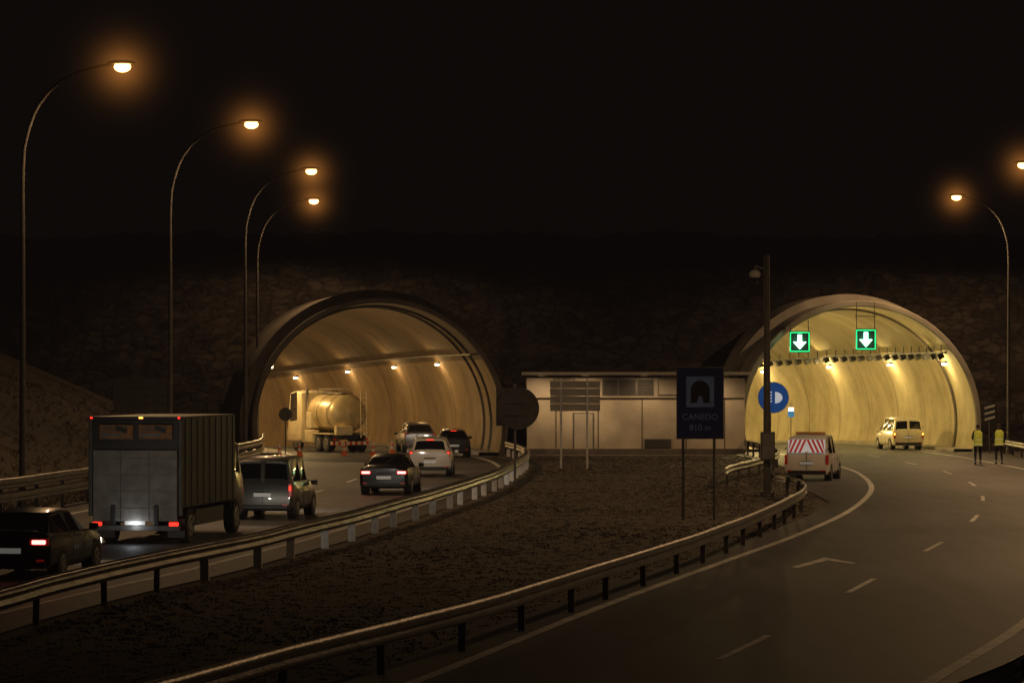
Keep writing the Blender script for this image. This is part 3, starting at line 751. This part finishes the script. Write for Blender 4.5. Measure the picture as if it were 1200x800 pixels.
box('control_cabinet',(.0,-.3,1.75),(.5,.32,1.0),M['pole'],s,.02); box('cabinet_door',(.0,-.47,1.75),(.42,.02,.9),M['alu'],s,.01)
cyl('bracket',(0,0,7.95),(-.4,-.05,8.1),.035,M['alu'],s,8); cyl('bracket_drop',(-.4,-.05,8.12),(-.4,-.05,7.85),.05,M['alu'],s,8)
ellipsoid('camera_hood',(-.42,-.05,7.8),(.2,.2,.17),M['white_paint'],s); ellipsoid('camera_dome',(-.42,-.05,7.66),(.15,.15,.17),M['glass'],s)
cyl('cap',(0,0,8.45),(0,0,8.55),.1,M['pole'],s,12,r2=.02); cyl('base_plate',(0,0,-.05),(0,0,.15),.26,M['pole'],s,16)
s=empty('headlights_sign',(9.55,118.5,0))
M['signwhite']=mat('sign_reflective_glow',(.75,.8,.85),.5,0,.1,5,glow=.45)  # white symbol glows itself, imitating headlights thrown back
cyl('post',(-.12,.06,-.1),(-.12,.06,3.9),.045,M['pole'],s,10)
disc('rim',(0,0,3.43),.57,M['white_paint'],s,.03); disc('face',(0,-.02,3.43),.55,M['blue2'],s,.02)
vs=[(.06,-.035,3.22),(.06,-.035,3.64)]+[(.06+.27*math.sin(a),-.035,3.43+.21*math.cos(a)) for a in [math.pi*q/12 for q in range(1,12)]]
mesh('lamp_symbol',vs,[tuple(range(len(vs)))],M['signwhite'],s)
for q in range(4): box('beam_symbol',(-.2,-.038,3.27+q*.11),(.3,.012,.045),M['signwhite'],s,.002,rot=(0,R(-12),0))
s=empty('round_traffic_sign',(.1,107,0))
cyl('post',(0,.05,-.1),(0,.05,3.95),.04,M['alu'],s,10)
M['bk']=mat('sign_back_dark',(.085,.078,.07),.6,.3,.3,3)
disc('disc_back',(.1,0,3.15),.7,M['bk'],s,.03)
box('plate_back',(-.25,.1,3.2),(.75,.02,1.25),M['bk'],s,.01)
box('clamp',(0,-.03,3.35),(.6,.03,.05),M['pole'],s,.005); box('clamp',(0,-.03,2.95),(.6,.03,.05),M['pole'],s,.005)
s=empty('direction_sign',(2.85,149,0))
for x in (-.6,.6): cyl('post',(x,-.06,-.1),(x,-.06,4.1),.05,M['whitepost'],s,10)
M['pnl']=mat('sign_panel_beige',(.5,.45,.36),.6,.0,.25,1.)
for q in range(4): box('panel_slat',(.05,0,2.78+q*.35),(2.3,.04,.335),M['pnl'],s,.015)
s=empty('direction_sign',(-17.2,150,0))
for x in (-.8,.8): cyl('post',(x,.06,-.1),(x,.06,4.0),.06,M['pole'],s,10)
for q in range(4): box('panel_slat',(0,0,2.7+q*.4),(2.5,.04,.385),M['bk'],s,.015)
s=empty('speed_sign',(-12.3,176,0)); cyl('post',(0,.05,-.1),(0,.05,2.4),.03,M['pole'],s,8); disc('disc',(0,0,2.15),.36,M['bk'],s,.03)
disc('disc_face',(0,-.025,2.15),.28,M['dkpanel'],s,.012)
s=empty('emergency_sign',(16.0,186,0))
cyl('post',(0,.05,-.1),(0,.05,2.7),.03,M['pole'],s,8); box('plate_blue',(0,0,2.05),(.36,.03,.36),M['blue2'],s,.01); 
box('plate_white',(0,-.02,2.32),(.3,.02,.2),emat('lit_sign',(1,.9,.8),3.),s,.01)
def chev(x,y,z,wd=.62,h=.95):
    s=empty('chevron_sign',(x,y,0)); cyl('post',(0,.05,-.1),(0,.05,z+h/2),.035,M['pole'],s,8)
    box('board',(0,0,z),(wd,.03,h),M['black'],s,.01)
    for q in range(3):
        zc=z-h/3+q*h/3
        mesh('stripe',[(-wd/2+.03,-.02,zc),(wd/2-.03,-.02,zc+.16),(wd/2-.03,-.02,zc+.03),(-wd/2+.03,-.02,zc-.13)],[(0,3,2,1)],M['white_paint'],s)
chev(26.35,178.9,2.2); chev(27.4,172,1.9,.5,.8)

M['arrow']=emat('green_arrow_led',(.35,1,.62),9); M['greenled']=emat('green_led_border',(.02,.9,.3),1.2)
for (x,z) in ((16.0,6.12),(19.68,6.25)):
    s=empty('lane_control_signal',(x,180.3,z))
    box('housing',(0,.1,0),(1.16,.2,1.16),M['black'],s,.02)
    for (c,sz) in (((0,-.015,.52),(1.08,.02,.05)),((0,-.015,-.52),(1.08,.02,.05)),((.52,-.015,0),(.05,.02,1.0)),((-.52,-.015,0),(.05,.02,1.0))): box('led_border',c,sz,M['greenled'],s,.004)
    A=[(-.11,.40),(.11,.40),(.11,0),(.36,0),(0,-.40),(-.36,0),(-.11,0)]
    mesh('arrow',[(a,-.02,b_) for a,b_ in A],[(0,6,2,1),(5,4,3)] ,M['arrow'],s)
    box('hood',(0,-.1,.6),(1.16,.25,.02),M['black'],s,.004)
    top=ZC+math.sqrt(RAD**2-(x-TR['x'])**2)-z
    for sg in (-.5,.5):
        cyl('hanger',(sg,.12,.5),(sg,.3,top+.25),.022,M['black'],s,8)
    light('led_glow','POINT',(0,-.5,0),22,(.25,1,.5),s,.2)
    cyl('hanger_bar',(-.6,.2,top-.55),(.6,.2,top-.55),.025,M['black'],s,8)

# ------------------------------------------------------------------ people
def vestmat():
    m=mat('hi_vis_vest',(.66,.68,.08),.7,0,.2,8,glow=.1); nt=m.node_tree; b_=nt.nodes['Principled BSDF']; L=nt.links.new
    tc=nn(nt,'ShaderNodeTexCoord'); sp=nn(nt,'ShaderNodeSeparateXYZ'); L(tc.outputs['Object'],sp.inputs[0])
    mo=nn(nt,'ShaderNodeMath',operation='PINGPONG'); mo.inputs[1].default_value=.11; L(sp.outputs[2],mo.inputs[0])
    lt=nn(nt,'ShaderNodeMath',operation='LESS_THAN'); lt.inputs[1].default_value=.026; L(mo.outputs[0],lt.inputs[0])
    gt=nn(nt,'ShaderNodeMath',operation='LESS_THAN'); gt.inputs[1].default_value=1.2; L(sp.outputs[2],gt.inputs[0])
    mu=nn(nt,'ShaderNodeMath',operation='MULTIPLY'); L(lt.outputs[0],mu.inputs[0]); L(gt.outputs[0],mu.inputs[1])
    mx=nn(nt,'ShaderNodeMix',data_type='RGBA'); mx.inputs[7].default_value=(.85,.85,.8,1); L(mu.outputs[0],mx.inputs[0])
    src=b_.inputs['Base Color'].links[0].from_socket; L(src,mx.inputs[6]); L(mx.outputs[2],b_.inputs['Base Color']); return m
M['vest']=vestmat()
def person(name,x,y,phi,sc,stride,arms,turn):
    e=empty(name,(x,y,0),R(phi)); e.scale=(sc,)*3
    f=stride
    V=[(0,0,.96,.155,.12),(0,0,1.12,.15,.11),(0,.0,1.30,.175,.12),(0,-.01,1.45,.11,.08),(0,.0,1.54,.055)]
    E=[(0,1),(1,2),(2,3),(3,4)]
    for sg,st in ((1,f),(-1,-f)):
        b0=len(V)
        V+=[(sg*.1,0,.88,.098),(sg*.115,st*.35+.03,.5,.068),(sg*.12,st*.62-.02,.12,.046)]
        E+=[(0,b0),(b0,b0+1),(b0+1,b0+2)]
    for sg in (1,-1):
        b0=len(V); el,wr=arms
        V+=[(sg*.185,-.01,1.43,.07),(sg*(.185+el[0]),el[1],el[2],.05),(sg*wr[0],wr[1],wr[2],.036)]
        E+=[(3,b0),(b0,b0+1),(b0+1,b0+2)]
    skin('body',V,E,M['dark_cloth'],e)
    rings=[(.82,.205,.155),(.95,.2,.15),(1.08,.195,.148),(1.22,.205,.152),(1.36,.222,.15),(1.45,.205,.125),(1.51,.12,.095)]
    vs=[];fs=[];N=24
    for (z,a,bb) in rings:
        for q in range(N):
            t_=2*math.pi*q/N; vs.append((a*math.cos(t_),bb*math.sin(t_)-.005,z+.008*math.sin(3*t_)))
    for j in range(len(rings)-1):
        for q in range(N): fs.append((j*N+q,j*N+(q+1)%N,(j+1)*N+(q+1)%N,(j+1)*N+q))
    mesh('vest',vs,fs,M['vest'],e,smooth=True,angle=70)
    h=bpy.data.objects.new('head_pivot',None); link(h,e); h.location=(0,.015,1.66); h.rotation_euler=(R(-4),0,R(turn))
    def hf(c):
        if c.z<0: c.x*=1+c.z*2.2; c.y*=1+c.z*1.2
        if c.z<-.03 and c.y>0: c.y+=.008
        return c
    ellipsoid('head',(0,0,0),(.077,.098,.118),M['skin'],h,24,hf)
    def hairf(c):
        if c.y>.02 and c.z<.045: c.y=.02+(c.y-.02)*.3
        if c.z<-.03: c.z=-.03+(c.z+.03)*.3; c.x*=.85
        return c
    ellipsoid('hair',(0,-.012,.018),(.084,.1,.112),M['hair'],h,24,hairf)
    ellipsoid('nose',(0,.1,-.015),(.013,.02,.022),M['skin'],h,8)
    ellipsoid('mouth',(0,.09,-.058),(.024,.008,.006),M['red_paint'],h,8)
    for sg in (-1,1):
        ellipsoid('eye',(sg*.031,.086,.008),(.012,.009,.008),M['white_paint'],h,8); ellipsoid('pupil',(sg*.031,.094,.008),(.005,.004,.005),M['black'],h,8)
        ellipsoid('ear',(sg*.078,.0,-.005),(.012,.02,.032),M['skin'],h,8)
    el,wr=arms
    for sg in (1,-1):
        w0=Vector((sg*wr[0],wr[1],wr[2])); e0=Vector((sg*(.185+el[0]),el[1],el[2])); d=(w0-e0).normalized()
        side=Vector((0,1,0)).cross(d).normalized() if abs(d.y)<.8 else Vector((1,0,0))
        n_=d.cross(side).normalized()
        V=[(*w0,.026,.02),(*(w0+d*.05),.038,.018),(*(w0+d*.085),.04,.016)]
        E=[(0,1),(1,2)]
        skin('palm',V,E,M['skin'],e,sub=1)
        V=[];E=[];roots=[]
        for q,(off,ln) in enumerate(((-.03,.07),(-.01,.08),(.01,.075),(.03,.058))):
            b0=len(V); p0=w0+d*.08+side*off
            V+=[(*p0,.0095),(*(p0+d*ln*.5+n_*.004),.0085),(*(p0+d*ln*.85+n_*.022),.007)]; E+=[(b0,b0+1),(b0+1,b0+2)]; roots.append(b0)
        b0=len(V); p0=w0+d*.03-side*.03; V+=[(*p0,.011),(*(p0+d*.03-side*.022),.01),(*(p0+d*.06-side*.028),.008)]; E+=[(b0,b0+1),(b0+1,b0+2)]; roots.append(b0)
        skin('fingers',V,E,M['skin'],e,roots=tuple(roots),sub=1)
    for sg,st in ((1,f),(-1,-f)):
        yy=st*.62-.02
        def sf(c):
            if c.z<-.02: c.z=-.04
            if c.y>.05: c.z*=.75
            return c
        ellipsoid('shoe',(sg*.12,yy+.06,.045),(.048,.14,.06),M['shoe'],e,16,sf)
    return e
person('police_officer',22.35,155.6,2,1.07,.10,((.07,-.05,1.16),(.17,.13,1.06)),10)
person('police_officer',23.45,156.2,-6,1.08,-.06,((.06,-.02,1.13),(.25,.06,.9)),-15)

# ------------------------------------------------------------------ dry grass (one mesh)
vs=[];fs=[]
def tuft(x,y,z,h):
    for q in range(random.randint(3,6)):
        a=random.random()*6.28; r=random.random()*.12; bx=x+r*math.cos(a); by=y+r*math.sin(a)
        l=random.uniform(.3,1)*h; lean=random.uniform(.5,1.3)*l; b2=random.random()*6.28; w_=.012+.01*random.random()
        i=len(vs); vs.extend([(bx-w_,by,z),(bx+w_,by,z),(bx+lean*math.cos(b2),by+lean*math.sin(b2),z+l)]); fs.append((i,i+1,i+2))
MRs=smooth(MR[:-2]+[(11.2,122),(12.3,140),(12.5,160)])
cnt=0
while cnt<13000:
    y=38+ (random.random()**.9)*136
    a=interp(LRs,y)+.15; b_=interp(MRs,y)+.4
    x=random.uniform(a,b_)
    tuft(x,y,-.03,.025+.04*max(0,noise.noise(Vector((x*.2,y*.12,4)))+.3)); cnt+=1
for q in range(4000):
    y=random.uniform(60,180); x=interp(LLs,min(y,170))-.6-random.random()**1.5*14
    tuft(x,y,gz(x,y),.3)
mesh('dry_grass',vs,fs,M['grass'])

# ------------------------------------------------------------------ self-glowing volume over the whole site, standing in for lamp-lit air
m=bpy.data.materials.new('glow_veil'); m.use_nodes=True; nt=m.node_tree
nt.nodes.remove(nt.nodes['Principled BSDF'])
out=[n_ for n_ in nt.nodes if n_.type=='OUTPUT_MATERIAL'][0]
em=nn(nt,'ShaderNodeEmission'); em.inputs['Color'].default_value=(1,.68,.56,1); em.inputs['Strength'].default_value=1.55e-5
nt.links.new(em.outputs[0],out.inputs['Volume'])
hz=box('glow_veil',(0,60,30.5),(500,360,62),m,None,0); hz.display_type='WIRE'
